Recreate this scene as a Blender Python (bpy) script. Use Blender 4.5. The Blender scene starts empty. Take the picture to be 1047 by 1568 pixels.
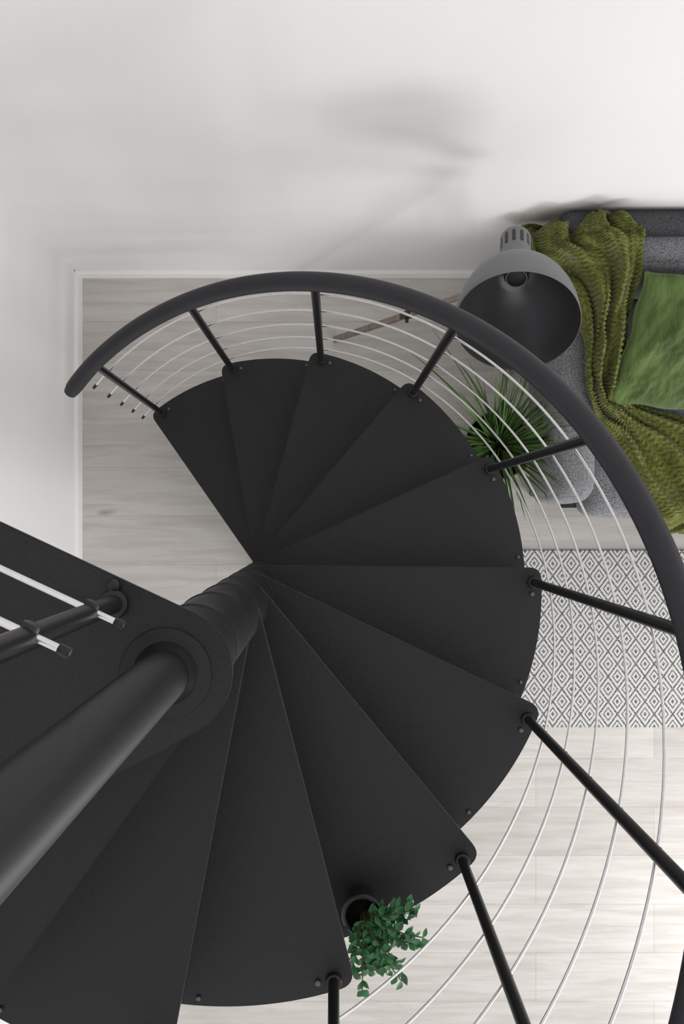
import bpy, bmesh, math, random
from mathutils import Vector, Matrix
import mathutils.noise as mn
random.seed(7)
sc=bpy.context.scene
sc.view_settings.view_transform='Standard'
H=3.835
AX=Vector((-.206,-.192,0))
RB=.716; RISE=.22; STEP=25.05; TH0=127.0
def railh(i):
    t=min(1,max(0,(i-1.6)/2.4)); t=t*t*(3-2*t)
    b=min(1,max(0,(1.6-i)/1.6))
    return 1.05+.058*t+.035*b*b
def railda(i): # the rail leads slightly ahead of the first post at its free end
    t=min(1,max(0,(1.6-i)/1.6)); return rad(-1.6*t*t)
rad=math.radians
# ---------------------------------------------------------------- materials
def mat(name,col,rough=.5,metal=0,spec=.5,var=0,vscale=20,bump=0,bscale=200,col2=None,stretch=(1,1,1),sheen=0,bdist=.002):
    m=bpy.data.materials.new(name); m.use_nodes=True
    nt=m.node_tree; b=nt.nodes['Principled BSDF']
    b.inputs['Roughness'].default_value=rough; b.inputs['Metallic'].default_value=metal
    b.inputs['Specular IOR Level'].default_value=spec
    if sheen:
        b.inputs['Sheen Weight'].default_value=sheen; b.inputs['Sheen Roughness'].default_value=.4
    tc=nt.nodes.new('ShaderNodeTexCoord'); mp=nt.nodes.new('ShaderNodeMapping'); mp.inputs['Scale'].default_value=stretch
    nt.links.new(tc.outputs['Object'],mp.inputs['Vector'])
    n=nt.nodes.new('ShaderNodeTexNoise'); n.inputs['Scale'].default_value=vscale; n.inputs['Detail'].default_value=4
    nt.links.new(mp.outputs[0],n.inputs['Vector'])
    r=nt.nodes.new('ShaderNodeValToRGB'); r.color_ramp.elements[0].position=.3; r.color_ramp.elements[1].position=.7
    c2=col2 if col2 else tuple(min(1,c*(1+var)) for c in col)
    c1=col if col2 else tuple(c*(1-var) for c in col)
    r.color_ramp.elements[0].color=(*c1,1); r.color_ramp.elements[1].color=(*c2,1)
    nt.links.new(n.outputs['Fac'],r.inputs['Fac']); nt.links.new(r.outputs[0],b.inputs['Base Color'])
    if bump:
        n2=nt.nodes.new('ShaderNodeTexNoise'); n2.inputs['Scale'].default_value=bscale; n2.inputs['Detail'].default_value=3
        nt.links.new(mp.outputs[0],n2.inputs['Vector'])
        bp=nt.nodes.new('ShaderNodeBump'); bp.inputs['Strength'].default_value=bump; bp.inputs['Distance'].default_value=bdist
        nt.links.new(n2.outputs['Fac'],bp.inputs['Height']); nt.links.new(bp.outputs[0],b.inputs['Normal'])
    return m
M_tread=mat('powder_coated_graphite',(.0108,.0111,.0135),.46,0,.34,.25,260,.8,420,bdist=.0007)
M_edgelight=mat('baked_edge_highlight',(.13,.13,.138),.35,0,.5,.1,60)  # same graphite coat, paler: lit edge highlight put into the colour
M_black=mat('black_lacquer_steel',(.007,.007,.008),.36,0,.42,.1,30)
M_rail=mat('handrail_rubber_grey',(.018,.018,.023),.5,0,.36,.08,30,.1,400)
M_pole=mat('pole_graphite',(.010,.0102,.012),.45,0,.30,.08,40,.15,500,bdist=.0004)
M_bolt=mat('dark_bolt_steel',(.10,.10,.105),.3,.7,.5,.05,80)
M_steel=mat('brushed_steel',(.74,.74,.74),.28,1,.5,.05,80)
M_wall=mat('white_paint',(.835,.823,.815),.9,0,.2,.012,2,.08,120)
M_base=mat('baseboard_paint',(.87,.86,.85),.5,0,.4,.01,3)
M_tweed=mat('grey_tweed',(.07,.072,.082),.95,0,.1,0,240,.8,330,col2=(.31,.315,.33),sheen=.25)
M_tweedd=mat('dark_grey_tweed',(.03,.031,.036),.95,0,.1,0,260,.8,330,col2=(.10,.102,.11))
M_throw=mat('olive_wool',(.075,.085,.016),.95,0,.1,0,90,.8,420,col2=(.19,.205,.050),sheen=.25,bdist=.003)
M_velvet=mat('green_velvet',(.050,.080,.022),.75,0,.15,0,9,.7,60,col2=(.105,.155,.046),sheen=.35,stretch=(2.5,.8,.8),bdist=.006)
M_wood=mat('pale_oak',(.25,.205,.165),.5,0,.4,.25,10,stretch=(1,1,8))
M_shadeo=mat('shade_grey_enamel',(.15,.153,.163),.5,0,.4,.03,10)
M_shadei=mat('shade_inner_metal',(.14,.142,.148),.28,.7,.5,.05,10)
M_dark=mat('dark_plastic',(.007,.007,.007),.4,0,.45,.1,20)
M_bulb=mat('socket_ring_metal',(.20,.20,.20),.3,.3,.5,.02,20)
M_grass=mat('grass_blade',(.030,.075,.012),.5,0,.4,0,14,col2=(.105,.19,.055))
M_leaf=mat('ficus_leaf',(.007,.055,.016),.34,0,.5,0,25,col2=(.022,.17,.038))
M_stem=mat('stem_brown',(.05,.045,.02),.6,0,.3,.2,40)
M_conc=mat('planter_grey_stoneware',(.30,.30,.305),.6,0,.4,.06,18,.2,90)
M_soil=mat('soil',(.006,.005,.004),.95,0,.1,.5,70,.8,120)
def floor_mat():
    m=bpy.data.materials.new('whitewashed_oak_laminate'); m.use_nodes=True; nt=m.node_tree; b=nt.nodes['Principled BSDF']
    N=nt.nodes.new; L=nt.links.new
    tc=N('ShaderNodeTexCoord')
    br=N('ShaderNodeTexBrick'); br.offset=.37; br.inputs['Scale'].default_value=1
    br.inputs['Brick Width'].default_value=1.25; br.inputs['Row Height'].default_value=.19; br.inputs['Mortar Size'].default_value=.0012
    br.inputs['Mortar Smooth'].default_value=.3
    br.inputs['Color1'].default_value=(.545,.520,.495,1); br.inputs['Color2'].default_value=(.625,.602,.578,1); br.inputs['Mortar'].default_value=(.44,.42,.40,1)
    L(tc.outputs['Object'],br.inputs['Vector'])
    mp=N('ShaderNodeMapping'); mp.inputs['Scale'].default_value=(1.2,14,1); L(tc.outputs['Object'],mp.inputs['Vector'])
    n=N('ShaderNodeTexNoise'); n.inputs['Scale'].default_value=2.2; n.inputs['Detail'].default_value=8; n.inputs['Roughness'].default_value=.62; n.inputs['Distortion'].default_value=.6
    L(mp.outputs[0],n.inputs['Vector'])
    r=N('ShaderNodeValToRGB'); r.color_ramp.elements[0].position=.3; r.color_ramp.elements[0].color=(.79,.77,.745,1)
    r.color_ramp.elements[1].position=.60; r.color_ramp.elements[1].color=(1.0,1.0,1.0,1); L(n.outputs['Fac'],r.inputs['Fac'])
    mx=N('ShaderNodeMix'); mx.data_type='RGBA'; mx.blend_type='MULTIPLY'; mx.inputs['Factor'].default_value=1
    L(br.outputs['Color'],mx.inputs['A']); L(r.outputs[0],mx.inputs['B'])
    mp2=N('ShaderNodeMapping'); mp2.inputs['Scale'].default_value=(1.6,3.6,1); L(tc.outputs['Object'],mp2.inputs['Vector'])
    wn=N('ShaderNodeTexNoise'); wn.inputs['Scale'].default_value=5; L(mp2.outputs[0],wn.inputs['Vector'])
    va=N('ShaderNodeMix'); va.data_type='RGBA'; va.blend_type='LINEAR_LIGHT'; va.inputs['Factor'].default_value=.05
    L(mp2.outputs[0],va.inputs['A']); L(wn.outputs['Color'],va.inputs['B'])
    vo=N('ShaderNodeTexVoronoi'); vo.inputs['Scale'].default_value=1.25; L(va.outputs['Result'],vo.inputs['Vector'])
    r2=N('ShaderNodeValToRGB'); r2.color_ramp.elements[0].position=.0; r2.color_ramp.elements[0].color=(.55,.53,.50,1)
    r2.color_ramp.elements[1].position=.085; r2.color_ramp.elements[1].color=(1,1,1,1); L(vo.outputs['Distance'],r2.inputs['Fac'])
    mx2=N('ShaderNodeMix'); mx2.data_type='RGBA'; mx2.blend_type='MULTIPLY'; mx2.inputs['Factor'].default_value=1
    L(mx.outputs['Result'],mx2.inputs['A']); L(r2.outputs[0],mx2.inputs['B'])
    L(mx2.outputs['Result'],b.inputs['Base Color']); b.inputs['Roughness'].default_value=.5; b.inputs['Specular IOR Level'].default_value=.35
    return m
def rug_mat():
    m=bpy.data.materials.new('diamond_woven_rug'); m.use_nodes=True; nt=m.node_tree; b=nt.nodes['Principled BSDF']
    N=nt.nodes.new; L=nt.links.new
    tc=N('ShaderNodeTexCoord'); sp=N('ShaderNodeSeparateXYZ'); L(tc.outputs['Object'],sp.inputs[0])
    def mth(op,a,bv=None):
        n=N('ShaderNodeMath'); n.operation=op
        for k,v in enumerate((a,bv)):
            if v is None: continue
            if isinstance(v,(int,float)): n.inputs[k].default_value=v
            else: L(v,n.inputs[k])
        return n.outputs[0]
    def cell(o,s): return mth('ABSOLUTE',mth('SUBTRACT',mth('FRACT',mth('ADD',mth('MULTIPLY',o,1/s),50.)),.5))
    d=mth('ADD',cell(sp.outputs['X'],.072),cell(sp.outputs['Y'],.098))
    dm=mth('MINIMUM',d,mth('SUBTRACT',1.,d))
    core=mth('LESS_THAN',dm,.095)
    r1=mth('MULTIPLY',mth('GREATER_THAN',dm,.215),mth('LESS_THAN',dm,.295))
    r2=mth('GREATER_THAN',dm,.445)
    s=mth('MAXIMUM',mth('MAXIMUM',core,r1),r2)
    no=N('ShaderNodeTexNoise'); no.inputs['Scale'].default_value=230; L(tc.outputs['Object'],no.inputs['Vector'])
    br=mth('GREATER_THAN',no.outputs['Fac'],.45)
    s=mth('MULTIPLY',s,mth('ADD',mth('MULTIPLY',br,.5),.42))
    mx=N('ShaderNodeMix'); mx.data_type='RGBA'; mx.inputs['A'].default_value=(.62,.61,.595,1); mx.inputs['B'].default_value=(.045,.045,.05,1)
    L(s,mx.inputs['Factor']); L(mx.outputs['Result'],b.inputs['Base Color']); b.inputs['Roughness'].default_value=.95
    bp=N('ShaderNodeBump'); bp.inputs['Strength'].default_value=.5; bp.inputs['Distance'].default_value=.003; L(no.outputs['Fac'],bp.inputs['Height']); L(bp.outputs[0],b.inputs['Normal'])
    return m
M_floor=floor_mat(); M_rug=rug_mat()
# ---------------------------------------------------------------- mesh helpers
def empty(name,loc=(0,0,0)):
    e=bpy.data.objects.new(name,None); e.location=loc; e.empty_display_size=.1; sc.collection.objects.link(e); return e
def finish(bm,name,material,parent=None,smooth=True,angle=40,loc=None):
    bmesh.ops.recalc_face_normals(bm,faces=bm.faces)
    me=bpy.data.meshes.new(name)
    if loc is not None: bmesh.ops.translate(bm,verts=bm.verts,vec=-Vector(loc))
    bm.to_mesh(me); bm.free()
    mats=material if isinstance(material,(list,tuple)) else [material]
    for x in mats: me.materials.append(x)
    ob=bpy.data.objects.new(name,me); sc.collection.objects.link(ob)
    if loc is not None: ob.location=loc
    if smooth:
        for p in me.polygons: p.use_smooth=True
        me.set_sharp_from_angle(angle=rad(angle))
    if parent:
        ob.parent=parent; ob.matrix_parent_inverse=Matrix.Translation(-Vector(parent.location))
    return ob
def tube(bm,pts,r,seg=12,cap=True,mi=0):
    pts=[Vector(p) for p in pts]; rings=[]; n=len(pts)
    rs=r if isinstance(r,(list,tuple)) else [r]*n
    t0=(pts[1]-pts[0]).normalized()
    u=t0.orthogonal().normalized()
    for i,p in enumerate(pts):
        t=(pts[min(i+1,n-1)]-pts[max(i-1,0)]).normalized()
        u=(u-t*u.dot(t)).normalized(); v=t.cross(u)
        rings.append([bm.verts.new(p+(u*math.cos(2*math.pi*k/seg)+v*math.sin(2*math.pi*k/seg))*rs[i]) for k in range(seg)])
    for a,b in zip(rings,rings[1:]):
        for k in range(seg):
            f=bm.faces.new((a[k],a[(k+1)%seg],b[(k+1)%seg],b[k])); f.material_index=mi
    if cap:
        f=bm.faces.new(rings[0]); f.material_index=mi
        f=bm.faces.new(rings[-1]); f.material_index=mi
def cyl(bm,p0,p1,r,seg=20,mi=0): tube(bm,[p0,p1],r,seg,True,mi)
def capcyl(bm,p0,p1,r,bev,seg=24):
    p0=Vector(p0);p1=Vector(p1);d=(p1-p0).normalized()
    tube(bm,[p0,p0+d*bev*.3,p0+d*bev,p1-d*bev,p1-d*bev*.3,p1],[r-bev,r-bev*.3,r,r,r-bev*.3,r-bev],seg)
def merge(bm,b2,mtx=None,mi=None):
    if mtx is not None: bmesh.ops.transform(b2,matrix=mtx,verts=b2.verts)
    mp={v:bm.verts.new(v.co) for v in b2.verts}
    for f in b2.faces:
        try:
            nf=bm.faces.new([mp[v] for v in f.verts]); nf.material_index=f.material_index if mi is None else mi
        except ValueError: pass
    b2.free()
def prism(bm,pts,z0,z1,bev=0,edge=None):
    b2=bmesh.new()
    vs=[b2.verts.new((x,y,z1)) for x,y in pts]; f=b2.faces.new(vs)
    g=bmesh.ops.extrude_face_region(b2,geom=[f]); nv=[v for v in g['geom'] if isinstance(v,bmesh.types.BMVert)]
    bmesh.ops.translate(b2,verts=nv,vec=(0,0,z0-z1))
    if bev:
        es=[e for e in b2.edges if abs(e.verts[0].co.z-e.verts[1].co.z)<1e-6]
        bmesh.ops.bevel(b2,geom=es,offset=bev,segments=2,affect='EDGES')
    if edge:
        bmesh.ops.recalc_face_normals(b2,faces=b2.faces)
        for f in b2.faces:
            c=f.calc_center_median()
            if edge(f.normal,c): f.material_index=1
    merge(bm,b2)
def rbox(bm,lo,hi,bev=.02,seg=3,mtx=None):
    b2=bmesh.new(); bmesh.ops.create_cube(b2,size=1)
    lo=Vector(lo);hi=Vector(hi);c=(lo+hi)/2;s=hi-lo
    for v in b2.verts: v.co=Vector((c.x+v.co.x*s.x,c.y+v.co.y*s.y,c.z+v.co.z*s.z))
    if bev: bmesh.ops.bevel(b2,geom=b2.edges[:],offset=bev,segments=seg,affect='EDGES')
    merge(bm,b2,mtx)
def softbox(bm,lo,hi,r=.04,puff=.01,N=22,mtx=None):
    b2=bmesh.new(); lo=Vector(lo);hi=Vector(hi);c=(lo+hi)/2;h=(hi-lo)/2; rr=min(r,*[x*.98 for x in h])
    def warp(t): return math.sin(t*math.pi/2)*.6+t*.4
    vd={}
    def V(ix,iy,iz):
        key=(ix,iy,iz)
        if key in vd: return vd[key]
        q=[warp(k/(N/2)-1) for k in key]
        p=Vector([q[i]*h[i] for i in range(3)])
        inn=Vector([max(-h[i]+rr,min(h[i]-rr,p[i])) for i in range(3)])
        d=p-inn
        if d.length>1e-9: p=inn+d.normalized()*rr
        for i in range(3):
            j,k=[(1,2),(0,2),(0,1)][i]
            p[i]+=(1 if q[i]>0 else -1)*puff*(max(0,1-q[j]**2)*max(0,1-q[k]**2))**.7*(abs(q[i])>.6)
        vd[key]=b2.verts.new(c+p); return vd[key]
    for a in range(3):
        j,k=[(1,2),(0,2),(0,1)][a]
        for s in (0,N):
            for m in range(N):
                for n in range(N):
                    f=[]
                    for dm,dn in ((0,0),(1,0),(1,1),(0,1)):
                        ix=[0,0,0]; ix[a]=s; ix[j]=m+dm; ix[k]=n+dn; f.append(V(*ix))
                    b2.faces.new(f)
    merge(bm,b2,mtx)
# ---------------------------------------------------------------- room
def slab(name,lo,hi,m):
    bm=bmesh.new(); rbox(bm,lo,hi,0); return finish(bm,name,m,smooth=False)
WL=-1.0; WB=.945
slab('floor',(WL,-4.2,-.1),(4.5,WB,0),M_floor)
slab('wall_back',(WL-.15,WB,-.1),(4.5,WB+.15,5.2),M_wall)
slab('wall_left',(WL-.15,-4.2,-.1),(WL,WB,5.2),M_wall)
def baseboard(name,prof,axis,a,b):
    bm=bmesh.new(); A=[];B=[]
    for (o,z) in prof:
        if axis=='x': A.append(bm.verts.new((a,WB-o,z)));B.append(bm.verts.new((b,WB-o,z)))
        else: A.append(bm.verts.new((WL+o,a,z)));B.append(bm.verts.new((WL+o,b,z)))
    n=len(prof)
    for i in range(n): bm.faces.new((A[i],A[(i+1)%n],B[(i+1)%n],B[i]))
    bm.faces.new(A);bm.faces.new(B)
    finish(bm,name,M_base,smooth=False)
prof=[(0,0),(.014,0),(.014,.055),(.010,.066),(.004,.070),(0,.070)]
baseboard('baseboard_back',prof,'x',WL,4.5)
baseboard('baseboard_left',prof,'y',-4.2,WB)
# ---------------------------------------------------------------- spiral staircase
st=empty('spiral_staircase',(AX.x,AX.y,0))
def th(i): return rad(TH0-STEP*i)
def zt(i): return RISE*(i+1)
HUB=.065
def bez(a,b,c,n=6): return [a*(1-t)**2+b*2*t*(1-t)+c*t*t for t in [k/n for k in range(n+1)]]
def outline(Ro,hub,a_back,nose_off=.037,hubn=HUB):
    n0=Vector((0,hubn)); n1=Vector((Ro,nose_off)); n1=n1.normalized()*Ro
    ang1=math.atan2(n1.y,n1.x); d=(n1-n0).normalized()
    ca,sa=math.cos(a_back),math.sin(a_back)
    bn=Vector((sa,-ca))
    b0=bn*hubn; ang2=a_back-rad(2.4); b1=Vector((math.cos(ang2),math.sin(ang2)))*Ro; db=(b1-b0).normalized()
    pts=[]; f=.03; fa=f/Ro
    pts+=bez(n1-d*f,n1,Vector((math.cos(ang1-fa),math.sin(ang1-fa)))*Ro)
    N=14
    for k in range(1,N):
        a=(ang1-fa)+((ang2+fa)-(ang1-fa))*k/N; pts.append(Vector((math.cos(a),math.sin(a)))*Ro)
    pts+=bez(Vector((math.cos(ang2+fa),math.sin(ang2+fa)))*Ro,b1,b1-db*f)
    a0=math.atan2(b0.y,b0.x); a1=math.pi/2-2*math.pi
    for k in range(0,19):
        a=a0+(a1-a0)*k/18; pts.append(Vector((math.cos(a),math.sin(a)))*hub)
    return pts
def place(i,z=0): return Matrix.Translation((AX.x,AX.y,z))@Matrix.Rotation(th(i),4,'Z')
ABACK=-rad(STEP)
for i in range(11):
    bm=bmesh.new(); b2=bmesh.new()
    prism(b2,[(p.x,p.y) for p in outline(.738,HUB,ABACK)],-.009,0,.0018,lambda n,c:n.z>-.3 and n.z<.97 and n.y>.15 and c.x>.05)  # nosing faces take the paler colour as a painted highlight
    for (p,q) in (((.09,.045),(.70,.02)),((.09*math.cos(ABACK)-.02,.09*math.sin(ABACK)-.02),(.70*math.cos(ABACK),.70*math.sin(ABACK)))):
        p=Vector((*p,-.022));q=Vector((*q,-.022)); tube(b2,[p,q],.010,4)
    capcyl(b2,(0,0,-.012),(0,0,.002),HUB-.001,.002,48)
    merge(bm,b2,place(i,zt(i)))
    finish(bm,'tread_%d'%(i+1),[M_tread,M_edgelight],st,angle=35)
bm=bmesh.new()
for i in range(12):
    z0=zt(i)-RISE; z1=zt(i)-.012
    b=(AX.x,AX.y)
    capcyl(bm,(*b,z0+.002),(*b,z1),.0625,.004,56)
capcyl(bm,(AX.x,AX.y,0),(AX.x,AX.y,.012),.11,.004,48)
finish(bm,'hub_spacers',M_pole,st)
bm=bmesh.new(); ZL=zt(11)
capcyl(bm,(AX.x,AX.y,.01),(AX.x,AX.y,ZL+1.02),.0315,.004,56)
capcyl(bm,(AX.x,AX.y,ZL),(AX.x,AX.y,ZL+.004),.056,.0015,64)
tube(bm,[(AX.x,AX.y,ZL+.003),(AX.x,AX.y,ZL+.010),(AX.x,AX.y,ZL+.020)],[.040,.036,.0316],48,False)
finish(bm,'central_pole',M_pole,st,angle=60)
E0=Vector((-.181,-.111));E1=Vector((-.4075,-.0056)); ed=(E1-E0).normalized()
c2=Vector((AX.x,AX.y)); thn=th(11); nd=Vector((math.cos(thn),math.sin(thn)))
nn=Vector((-nd.y,nd.x)); hubr=.081; pts=[]
foot=E0+ed*((c2-E0).dot(ed)); fa=math.atan2((foot-c2).y,(foot-c2).x)
a=math.atan2(nn.y,nn.x)
while a<0:a+=2*math.pi
fb=fa
while fb<a: fb+=2*math.pi
mid=(a+fb)/2; pd=(nd+ed).normalized()
if Vector((math.cos(mid),math.sin(mid))).dot(pd)>0: fb-=2*math.pi
pts.append(c2+nn*.037+nd*.78)
for k in range(33):
    t=a+(fb-a)*k/32; pts.append(c2+Vector((math.cos(t),math.sin(t)))*hubr)
pe=foot+ed*.76; pts.append(pe)
pts.append(Vector((WL+.004,pe.y)))
pts.append(Vector((WL+.004,(c2+nn*.037+nd*.78).y)))
bm=bmesh.new(); prism(bm,[(p.x,p.y) for p in pts],ZL-.010,ZL,.0010,lambda n,c:.15<n.z<.97)  # landing bevel gets the same highlight painted in by colour
capcyl(bm,(AX.x,AX.y,ZL-.05),(AX.x,AX.y,ZL-.009),.078,.003,48)
finish(bm,'landing',[M_tread,M_edgelight],st,angle=35)
def bpos(i,r=RB): 
    a=th(i); return Vector((AX.x+r*math.cos(a),AX.y+r*math.sin(a),0))
def hel(i,h,r,da=0): 
    a=th(i)+da; return Vector((AX.x+r*math.cos(a),AX.y+r*math.sin(a),RISE*(i+1)+h))
bm=bmesh.new(); bf=bmesh.new(); bs=bmesh.new(); bb=bmesh.new()
RH=[.125,.315,.505,.695,.885]
RO=RB+.014
for i in range(12):
    p=bpos(i); z=zt(i)
    zb=z-RISE-.02 if i>0 else 0.0
    if i==11: z=ZL
    top=hel(i,railh(i),RB+.002,railda(i))
    tube(bm,[p+Vector((0,0,zb)),p+Vector((0,0,z)),top],.0105,20)
    capcyl(bf,p+Vector((0,0,z-.03)),p+Vector((0,0,z+.014)),.0155,.003,20)
    if i>0: capcyl(bf,p+Vector((0,0,z-RISE-.03)),p+Vector((0,0,z-RISE+.012)),.0145,.003,20)
    a=th(i); er=Vector((math.cos(a),math.sin(a),0)); et=Vector((-math.sin(a),math.cos(a),0))
    for h in RH:
        c=hel(i,h,RB,railda(i)*h/1.05); capcyl(bf,c-er*.004,c+er*.019,.0058,.002,14)
    q=p+er*-.004-et*.03+Vector((0,0,z)); capcyl(bb,q,q+Vector((0,0,.007)),.006,.002,12)
    if i<11:
        a2=th(i+1)+rad(4.4); q=Vector((AX.x+.722*math.cos(a2),AX.y+.722*math.sin(a2),z)); capcyl(bb,q,q+Vector((0,0,.006)),.005,.002,12)
finish(bm,'balusters',M_black,st)
for h in RH:
    tube(bs,[hel(-.17+k*(11.22)/180,h,RO,railda(-.17+k*(11.22)/180)*h/1.05) for k in range(181)],.0027,10)
    capcyl(bf,hel(-.16,h,RO,railda(-.16)*h/1.05),hel(-.20,h,RO,railda(-.2)*h/1.05),.0045,.001,10)
bm=bmesh.new(); hp=[hel(i_,railh(i_),RB+.002,railda(i_)) for i_ in [-.33+k*(11.33)/220 for k in range(221)]]
tube(bm,hp,[.017,.0208,.0215]+[.0215]*215+[.0215,.0208,.017],28)
finish(bm,'handrail',M_rail,st)
bl=bmesh.new(); up=Vector((0,0,1)); ed3=Vector((ed.x,ed.y,0)); n3=Vector((ed.y,-ed.x,0))
p0=Vector((-.268,-.107,ZL))
LH=[.13,.346,.565,.78]
for k in (0,.48):
    p=p0+ed3*k
    cyl(bl,p-up*.04,p+up*1.0,.0115,24); capcyl(bf,p,p+up*.010,.018,.003,24)
    for h in LH:
        cc=p+up*h; sgn=n3 if (Vector((-.232,-.118,ZL))-p0).dot(n3)>0 else -n3
        capcyl(bf,cc-sgn*.006,cc+sgn*.016,.0085,.003,16)
    capcyl(bf,Vector((p.x,p.y+.022,ZL)),Vector((p.x,p.y+.022,ZL+.010)),.008,.003,16)
for h in LH:
    c0=Vector((-.232,-.118,ZL+h)); cyl(bs,c0,c0+ed3*.70,.0038,14); capcyl(bf,c0-ed3*.004,c0+ed3*.008,.0052,.001,14)
tube(bl,[p0-ed3*.05+up*1.0,p0+ed3*.66+up*1.0],.021,24)
finish(bl,'landing_guard',M_black,st)
finish(bf,'fittings',M_black,st); finish(bs,'steel_rods',M_steel,st); finish(bb,'bolts',M_bolt,st)
# ---------------------------------------------------------------- rug
bm=bmesh.new(); rbox(bm,(.50,-.826,.0005),(2.6,-.133,.009),.003,2)
finish(bm,'patterned_rug',M_rug,loc=(1.5,-.48,0))
# ---------------------------------------------------------------- sofa
so=empty('sofa',(1.6,.5,0))
X0=.725; X1=2.7
bm=bmesh.new(); rbox(bm,(X0+.10,.03,.14),(X1-.1,.90,.32),.02,3); finish(bm,'frame',M_tweedd,so)
bm=bmesh.new(); softbox(bm,(X0-.03,.865,.16),(X1,.938,.85),.028,.002); finish(bm,'back_frame',M_tweedd,so)
bm=bmesh.new()
softbox(bm,(X0,.05,.14),(X0+.145,.87,.60),.06,.008); softbox(bm,(X1-.145,.05,.14),(X1,.87,.60),.06,.008)
finish(bm,'arms',M_tweed,so,angle=80)
bm=bmesh.new(); xm=(X0+X1)/2
softbox(bm,(X0+.147,.0,.27),(xm-.003,.75,.45),.04,.012); softbox(bm,(xm+.003,.0,.27),(X1-.147,.75,.45),.04,.012)
finish(bm,'seat_cushions',M_tweed,so,angle=80)
bm=bmesh.new()
mt=Matrix.Translation((0,.80,.45))@Matrix.Rotation(rad(-6),4,'X')@Matrix.Translation((0,-.80,-.45))
softbox(bm,(X0+.15,.74,.45),(xm-.004,.87,.80),.04,.012,22,mt); softbox(bm,(xm+.004,.74,.45),(X1-.15,.87,.80),.04,.012,22,mt)
finish(bm,'back_cushions',M_tweed,so,angle=80)
bm=bmesh.new()
for x in (X0+.05,X1-.05):
    for y in (.09,.82): tube(bm,[(x,y,0),(x,y,.16)],[.014,.024],16)
finish(bm,'feet',M_dark,so)
# ---------------------------------------------------------------- throw blanket
rows=[((.590,.925,.66),(.885,.915,.88)),((.555,.885,.72),(.905,.865,.90)),((.600,.835,.72),(.918,.818,.89)),((.675,.773,.69),(.951,.749,.82)),
((.740,.694,.675),(.947,.644,.74)),((.795,.572,.66),(.925,.519,.67)),((.828,.447,.64),(.90,.429,.625)),((.846,.377,.62),(.925,.389,.57)),
((.885,.308,.56),(1.045,.376,.52)),((.963,.222,.50),(1.218,.333,.49)),((1.052,.100,.485),(1.33,.222,.485)),((1.12,-.005,.475),(1.46,.03,.475)),((1.13,-.04,.36),(1.48,-.045,.36)),((1.14,-.045,.22),(1.49,-.055,.20))]
def cr(P,s):
    n=len(P)-1; s=min(max(s,0),n-1e-6); i=int(s); t=s-i
    g=lambda k:Vector(P[min(max(k,0),n)])
    a,b,c,d=g(i-1),g(i),g(i+1),g(i+2)
    return .5*((2*b)+(c-a)*t+(2*a-5*b+4*c-d)*t*t+(3*b-a-3*c+d)*t**3)
Lp=[r[0] for r in rows];Rp=[r[1] for r in rows]
NU,NV=560,160
bm=bmesh.new(); grid=[]; base=[]
for u in range(NU+1):
    s=u/NU*(len(rows)-1); l=cr(Lp,s); r=cr(Rp,s); row=[]
    for v in range(NV+1):
        t=v/NV
        p=l.lerp(r,t)
        edge=min(1,math.sin(math.pi*t)*2.2)
        hump=.05 if s<4 else max(.02,.05-(s-4)*.01)
        p.z+=hump*max(0,math.sin(math.pi*t))**.7
        ph=t*math.pi*2*3.0+ 1.1*math.sin(s*1.1)+2.0*mn.noise(Vector((s*.7,t*2,3)))
        amp=(.030 if s<8 else .022)*(.35+.65*edge)
        p.z+=amp*(math.sin(ph)+.4*math.sin(ph*2.1+s*1.7))
        p.x+=.014*math.sin(s*1.7+t*5); p.y+=.012*math.sin(s*2.3+t*4) if s>1 else 0
        p.z+=.020*mn.noise(Vector((s*1.5,t*3,9)))
        row.append(p)
    base.append(row)
for u in range(NU+1):
    row=[]
    for v in range(NV+1):
        p=base[u][v]; du=base[min(u+1,NU)][v]-base[max(u-1,0)][v]; dv=base[u][min(v+1,NV)]-base[u][max(v-1,0)]
        n=dv.cross(du)
        n=-n.normalized() if n.z<0 else n.normalized()
        t=v/NV
        col=(t*10); tri=abs((col%1)-.5)*2
        k=math.sin(2*math.pi*(u/NU*100+tri*.55+(.5 if int(col)%2 else 0)+.5*mn.noise(p*6)))
        cab=abs(math.sin(math.pi*col))
        fz=mn.noise(p*170)*.0025
        q=p+n*(.0034*k*cab**.6+.003*cab+fz); q.y=min(q.y,.934)
        row.append(bm.verts.new(q))
    grid.append(row)
for u in range(NU):
    for v in range(NV): bm.faces.new((grid[u][v],grid[u][v+1],grid[u+1][v+1],grid[u+1][v]))
ob=finish(bm,'throw_blanket',M_throw,angle=80); md=ob.modifiers.new('thick','SOLIDIFY'); md.thickness=.008; md.offset=-1
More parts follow.
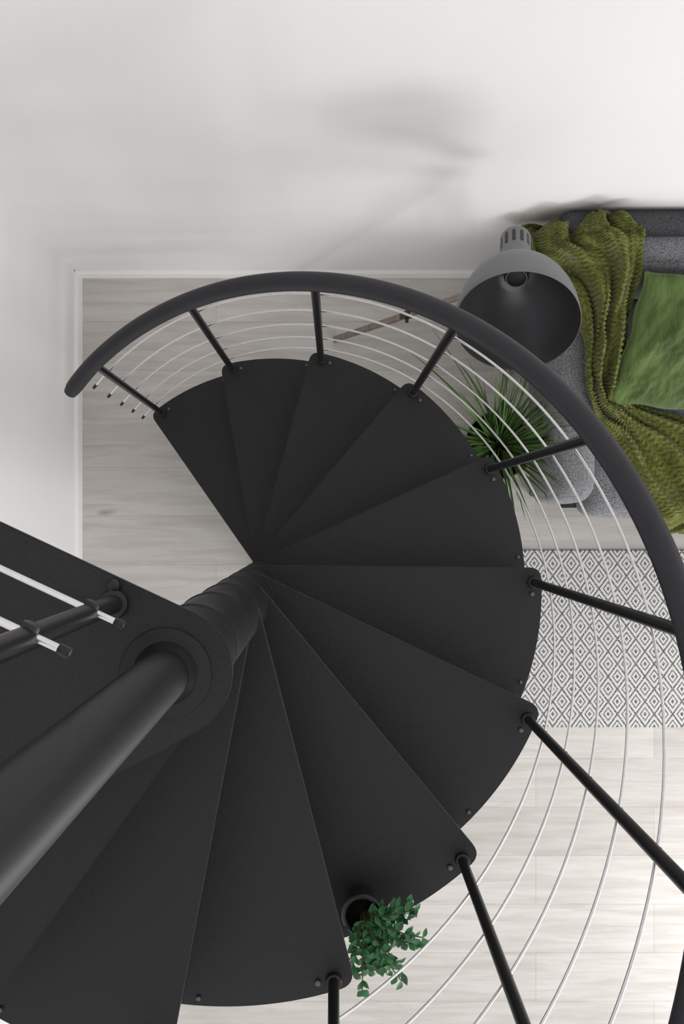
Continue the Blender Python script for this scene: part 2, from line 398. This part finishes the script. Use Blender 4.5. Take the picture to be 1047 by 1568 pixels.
# ---------------------------------------------------------------- cushion
def cushion(name,TL,TR,BR,BL,th_,m):
    TL,TR,BR,BL=map(Vector,(TL,TR,BR,BL)); n=(TR-TL).cross(TL-BL).normalized()
    if n.z<0:n=-n
    bm=bmesh.new(); N=90; S=[]
    for side in (1,-1):
        g=[]
        for i in range(N+1):
            r=[]
            for j in range(N+1):
                a=i/N;b=j/N; pin=.06
                a2=a-(a-.5)*pin*4*b*(1-b)+.010*math.sin(b*17)*(abs(a-.5)*2)**4
                b2=b-(b-.5)*pin*4*a*(1-a)+.010*math.sin(a*15+1)*(abs(b-.5)*2)**4
                p=TL.lerp(TR,a2).lerp(BL.lerp(BR,a2),b2)
                h=th_*(max(0,math.sin(math.pi*a)*math.sin(math.pi*b)))**.42
                wr=.018*mn.noise(Vector((a*4,b*4,side)))+.011*mn.noise(Vector((a*12,b*6+a*4,side*2)))+.005*mn.noise(Vector((a*25,b*20,side*2)))
                h+=wr*min(1,8*a*(1-a))*min(1,8*b*(1-b))
                r.append((p+n*side*h))
            g.append(r)
        S.append(g)
    A=[[bm.verts.new(p) for p in r] for r in S[0]]
    B=[[A[i][j] if i in(0,N) or j in(0,N) else bm.verts.new(S[1][i][j]) for j in range(N+1)] for i in range(N+1)]
    for i in range(N):
        for j in range(N):
            bm.faces.new((A[i][j],A[i+1][j],A[i+1][j+1],A[i][j+1])); bm.faces.new((B[i][j],B[i][j+1],B[i+1][j+1],B[i+1][j]))
    loop=[A[i][0].co.copy() for i in range(0,N+1,2)]+[A[N][j].co.copy() for j in range(2,N+1,2)]+[A[i][N].co.copy() for i in range(N-2,-1,-2)]+[A[0][j].co.copy() for j in range(N-2,0,-2)]
    tube(bm,loop+[loop[0]],.004,8)
    return finish(bm,name,m,angle=60)
cushion('velvet_cushion',(.945,.745,.86),(1.40,.705,.84),(1.33,.325,.56),(.892,.372,.60),.060,M_velvet)
# ---------------------------------------------------------------- floor lamp
lamp=empty('floor_lamp',(.5,.66,0))
C=Vector((.447,.473,1.44)); Bk=Vector((.484,.745,1.215)); axd=(Bk-C).normalized()
u=Vector((1,0,0)); u=(u-axd*u.dot(axd)).normalized(); v=axd.cross(u)
def lathe(bm,prof,seg=72,mi=0):
    rings=[]
    for d,r in prof: rings.append([bm.verts.new(C+axd*d+(u*math.cos(2*math.pi*k/seg)+v*math.sin(2*math.pi*k/seg))*r) for k in range(seg)])
    for a,b in zip(rings,rings[1:]):
        for k in range(seg):
            f=bm.faces.new((a[k],a[(k+1)%seg],b[(k+1)%seg],b[k])); f.material_index=mi
    return rings
outer=[(0,.1525),(.02,.1515),(.05,.148),(.08,.141),(.11,.130),(.135,.117),(.16,.100),(.18,.083),(.197,.064),(.21,.048),(.22,.044),(.232,.042)]
bm=bmesh.new(); lathe(bm,[(-.002,.151)]+outer); finish(bm,'shade_outer',M_shadeo,lamp,angle=60)
bm=bmesh.new(); lathe(bm,[(-.002,.151)]+[(d,r-.003) for d,r in outer[1:-2]]+[(.213,.0)]); finish(bm,'shade_inner',M_shadei,lamp,angle=60)
bm=bmesh.new(); lathe(bm,[(.226,.0),(.226,.041),(.232,.0435),(.238,.0405),(.345,.0405),(.352,.038),(.358,.030),(.361,.0)],48); finish(bm,'neck',M_shadeo,lamp)
bm=bmesh.new()
for k in range(12):
    a=2*math.pi*(k+.5)/12; e=u*math.cos(a)+v*math.sin(a); tg=axd.cross(e)
    c=C+axd*.31+e*.0392
    b2=bmesh.new(); bmesh.ops.create_cube(b2,size=1)
    mt=Matrix((( e.x*.004,tg.x*.009,axd.x*.048,c.x),(e.y*.004,tg.y*.009,axd.y*.048,c.y),(e.z*.004,tg.z*.009,axd.z*.048,c.z),(0,0,0,1)))
    bmesh.ops.bevel(b2,geom=b2.edges[:],offset=.1,segments=2,affect='EDGES'); merge(bm,b2,mt)
finish(bm,'vent_slots',M_dark,lamp)
bm=bmesh.new(); capcyl(bm,C+axd*.218,C+axd*.180,.032,.004,32); capcyl(bm,C+axd*.185,C+axd*.172,.025,.004,32); finish(bm,'socket',M_dark,lamp)
bm=bmesh.new(); tube(bm,[C+axd*.176+(u*math.cos(2*math.pi*k/32)+v*math.sin(2*math.pi*k/32))*.026 for k in range(33)],.002,8); finish(bm,'socket_ring',M_bulb,lamp)
apex=Vector((.50,.665,1.08)); FEET=((.0,.690,0),(.64,.875,0),(.69,.56,0))
bm=bmesh.new()
for ft in FEET:
    ft=Vector(ft); d=(ft-apex).normalized(); s=d.cross(Vector((0,0,1))).normalized(); s2=d.cross(s)
    for a,b,w in ((0,.50,.0105),(.5,1.0,.012)):
        p0_=apex.lerp(ft,a+.02); p1_=apex.lerp(ft,b); 
        b2=bmesh.new(); vs=[]
        for p in (p0_,p1_):
            for (i,j) in ((-1,-1),(1,-1),(1,1),(-1,1)): vs.append(b2.verts.new(p+s*i*w+s2*j*w*.6))
        for f in ((0,1,2,3),(4,5,6,7),(0,1,5,4),(1,2,6,5),(2,3,7,6),(3,0,4,7)): b2.faces.new([vs[q] for q in f])
        bmesh.ops.bevel(b2,geom=b2.edges[:],offset=.003,segments=2,affect='EDGES')
        merge(bm,b2)
for v_ in bm.verts: v_.co.z=max(v_.co.z,.001)
finish(bm,'tripod_legs',M_wood,lamp,angle=30)
bm=bmesh.new()
capcyl(bm,apex-Vector((0,0,.03)),apex+Vector((0,0,.03)),.035,.005,28)
tube(bm,[apex+Vector((0,0,.02)),apex+Vector((0,.03,.07)),C+axd*.33],.010,12)
for ft in FEET:
    ft=Vector(ft); m_=apex.lerp(ft,.51); s=(ft-apex).normalized().cross(Vector((0,0,1))).normalized()
    d=(ft-apex).normalized()
    tube(bm,[m_-d*.03,m_+d*.03],.016,4); capcyl(bm,m_-s*.026,m_+s*.026,.006,.002,14)
finish(bm,'brackets',M_dark,lamp)
# ---------------------------------------------------------------- potted grass
PC=Vector((.592,.255,0)); pg=empty('potted_grass',PC)
def pot(parent,c,h,r0,r1,m,name='pot'):
    bm=bmesh.new(); seg=48; rings=[]
    for z,r in ((0,r0*.92),(.006,r0),(h*.5,(r0+r1)/2*1.02),(h-.004,r1),(h,r1-.003),(h-.002,r1-.008),(h-.03,r1-.010)):
        rings.append([bm.verts.new((c[0]+r*math.cos(2*math.pi*k/seg),c[1]+r*math.sin(2*math.pi*k/seg),c[2]+z)) for k in range(seg)])
    for a,b in zip(rings,rings[1:]):
        for k in range(seg): bm.faces.new((a[k],a[(k+1)%seg],b[(k+1)%seg],b[k]))
    bm.faces.new(rings[0]); finish(bm,name,m,parent)
    bm=bmesh.new(); vs=[bm.verts.new((c[0]+(r1-.0095)*math.cos(2*math.pi*k/seg),c[1]+(r1-.0095)*math.sin(2*math.pi*k/seg),c[2]+h-.02)) for k in range(seg)]
    bm.faces.new(vs); finish(bm,'soil',M_soil,parent)
pot(pg,(PC.x,PC.y,.001),.30,.10,.128,M_conc)
bm=bmesh.new()
for n in range(170):
    a=random.uniform(0,2*math.pi); r=random.uniform(0,.06)
    p=PC+Vector((r*math.cos(a),r*math.sin(a),.275))
    a+=random.uniform(-.5,.5); d=Vector((math.cos(a),math.sin(a),0)); L=random.uniform(.20,.54); lean=random.uniform(.1,1.0)
    w=random.uniform(.0018,.0038); side=Vector((-d.y,d.x,0)); K=12; prev=None
    ang=rad(86)-lean*.45; bend=lean*random.uniform(.9,2.3)
    for k in range(K+1):
        t=k/K; ww=w*(1-t**2)*(.6+.8*min(1,t*4))+.0004
        q=[bm.verts.new(p-side*ww),bm.verts.new(p+Vector((0,0,-ww*.5))),bm.verts.new(p+side*ww)]
        for vv in q:
            if vv.co.z<.64: vv.co.x=min(vv.co.x,.716)
            vv.co.z=max(vv.co.z,.01)
        if prev:
            bm.faces.new((prev[0],prev[1],q[1],q[0]));bm.faces.new((prev[1],prev[2],q[2],q[1]))
        prev=q; el=ang-bend*t; p=p+(d*math.cos(el)+Vector((0,0,1))*math.sin(el))*L/K
finish(bm,'blades',M_grass,pg,angle=80)
# ---------------------------------------------------------------- potted ficus on the tread
i=7; PF=Vector((.056,-.812,zt(7)+.0012))
pf=empty('potted_ficus',PF); pot(pf,PF,.085,.031,.042,M_dark)
bs=bmesh.new(); bl=bmesh.new()
def leaf(bm,p,d,up,L,W):
    s=d.cross(up).normalized(); n=s.cross(d).normalized(); pr=[]
    for t,w,hh in ((0,.06,0),(.15,.55,.02),(.32,.92,.03),(.5,1,.02),(.7,.74,.0),(.88,.34,-.05),(1,.02,-.11)):
        c=p+d*L*t+n*L*hh; pr.append((bm.verts.new(c-s*W*w+n*W*w*.35),bm.verts.new(c),bm.verts.new(c+s*W*w+n*W*w*.35)))
    for a,b in zip(pr,pr[1:]):
        bm.faces.new((a[0],a[1],b[1],b[0]));bm.faces.new((a[1],a[2],b[2],b[1]))
for n in range(32):
    a=rad(-42)+max(-1.5,min(1.05,random.gauss(0,.75))); r=random.uniform(0,.02)
    p=PF+Vector((r*math.cos(a),r*math.sin(a),.06)); d=Vector((math.cos(a),math.sin(a),0)); L=random.uniform(.07,.165); K=8
    pts=[];el=rad(75); bend=random.uniform(1.2,2.3)
    for k in range(K+1):
        pts.append(p.copy()); e=el-bend*k/K; p=p+(d*math.cos(e)+Vector((0,0,1))*math.sin(e))*L/K
    tube(bs,pts,.0012,6)
    for k in range(2,K+1):
        for sgn in (-1,1):
            if random.random()<.2: continue
            ld=(d*random.uniform(.1,1)+Vector((-d.y,d.x,0))*sgn*random.uniform(.2,1)+Vector((0,0,random.uniform(-.6,.5)))).normalized()
            upv=Vector((random.uniform(-.6,.6),random.uniform(-.6,.6),1)).normalized()
            leaf(bl,pts[k],ld,upv,random.uniform(.015,.027),random.uniform(.0048,.008))
finish(bs,'stems',M_stem,pf); finish(bl,'leaves',M_leaf,pf,angle=80)
# ---------------------------------------------------------------- light
w=bpy.data.worlds.new('World'); sc.world=w; w.use_nodes=True
bg=w.node_tree.nodes['Background']; bg.inputs[0].default_value=(1,.995,.99,1); bg.inputs[1].default_value=1.06
def area(name,loc,tgt,sx,sy,e,col=(1,1,1)):
    l=bpy.data.lights.new(name,'AREA'); l.shape='RECTANGLE'; l.size=sx; l.size_y=sy; l.energy=e; l.color=col
    o=bpy.data.objects.new(name,l); o.location=loc; o.rotation_euler=(Vector(tgt)-Vector(loc)).to_track_quat('-Z','Y').to_euler(); sc.collection.objects.link(o)
area('window_light',(2.3,-1.9,.62),(.0,.9,1.7),.95,.85,33,(1,.99,.98))
area('added_fill_upper',(3.6,-2.4,2.3),(-.9,.3,1.4),1.6,1.2,34,(1,.995,.99))  # unseen fill lamp, added to brighten the left wall and nosings
# ---------------------------------------------------------------- camera
cd=bpy.data.cameras.new('camera'); cam=bpy.data.objects.new('camera',cd); sc.collection.objects.link(cam)
cam.location=(0,0,H); cam.rotation_euler=(0,0,0); cd.sensor_width=36; cd.sensor_height=36; cd.sensor_fit='VERTICAL'; cd.lens=1500/1568*36
cd.shift_x=11.5/1568; cd.shift_y=6/1568; cd.clip_start=.01
sc.camera=cam
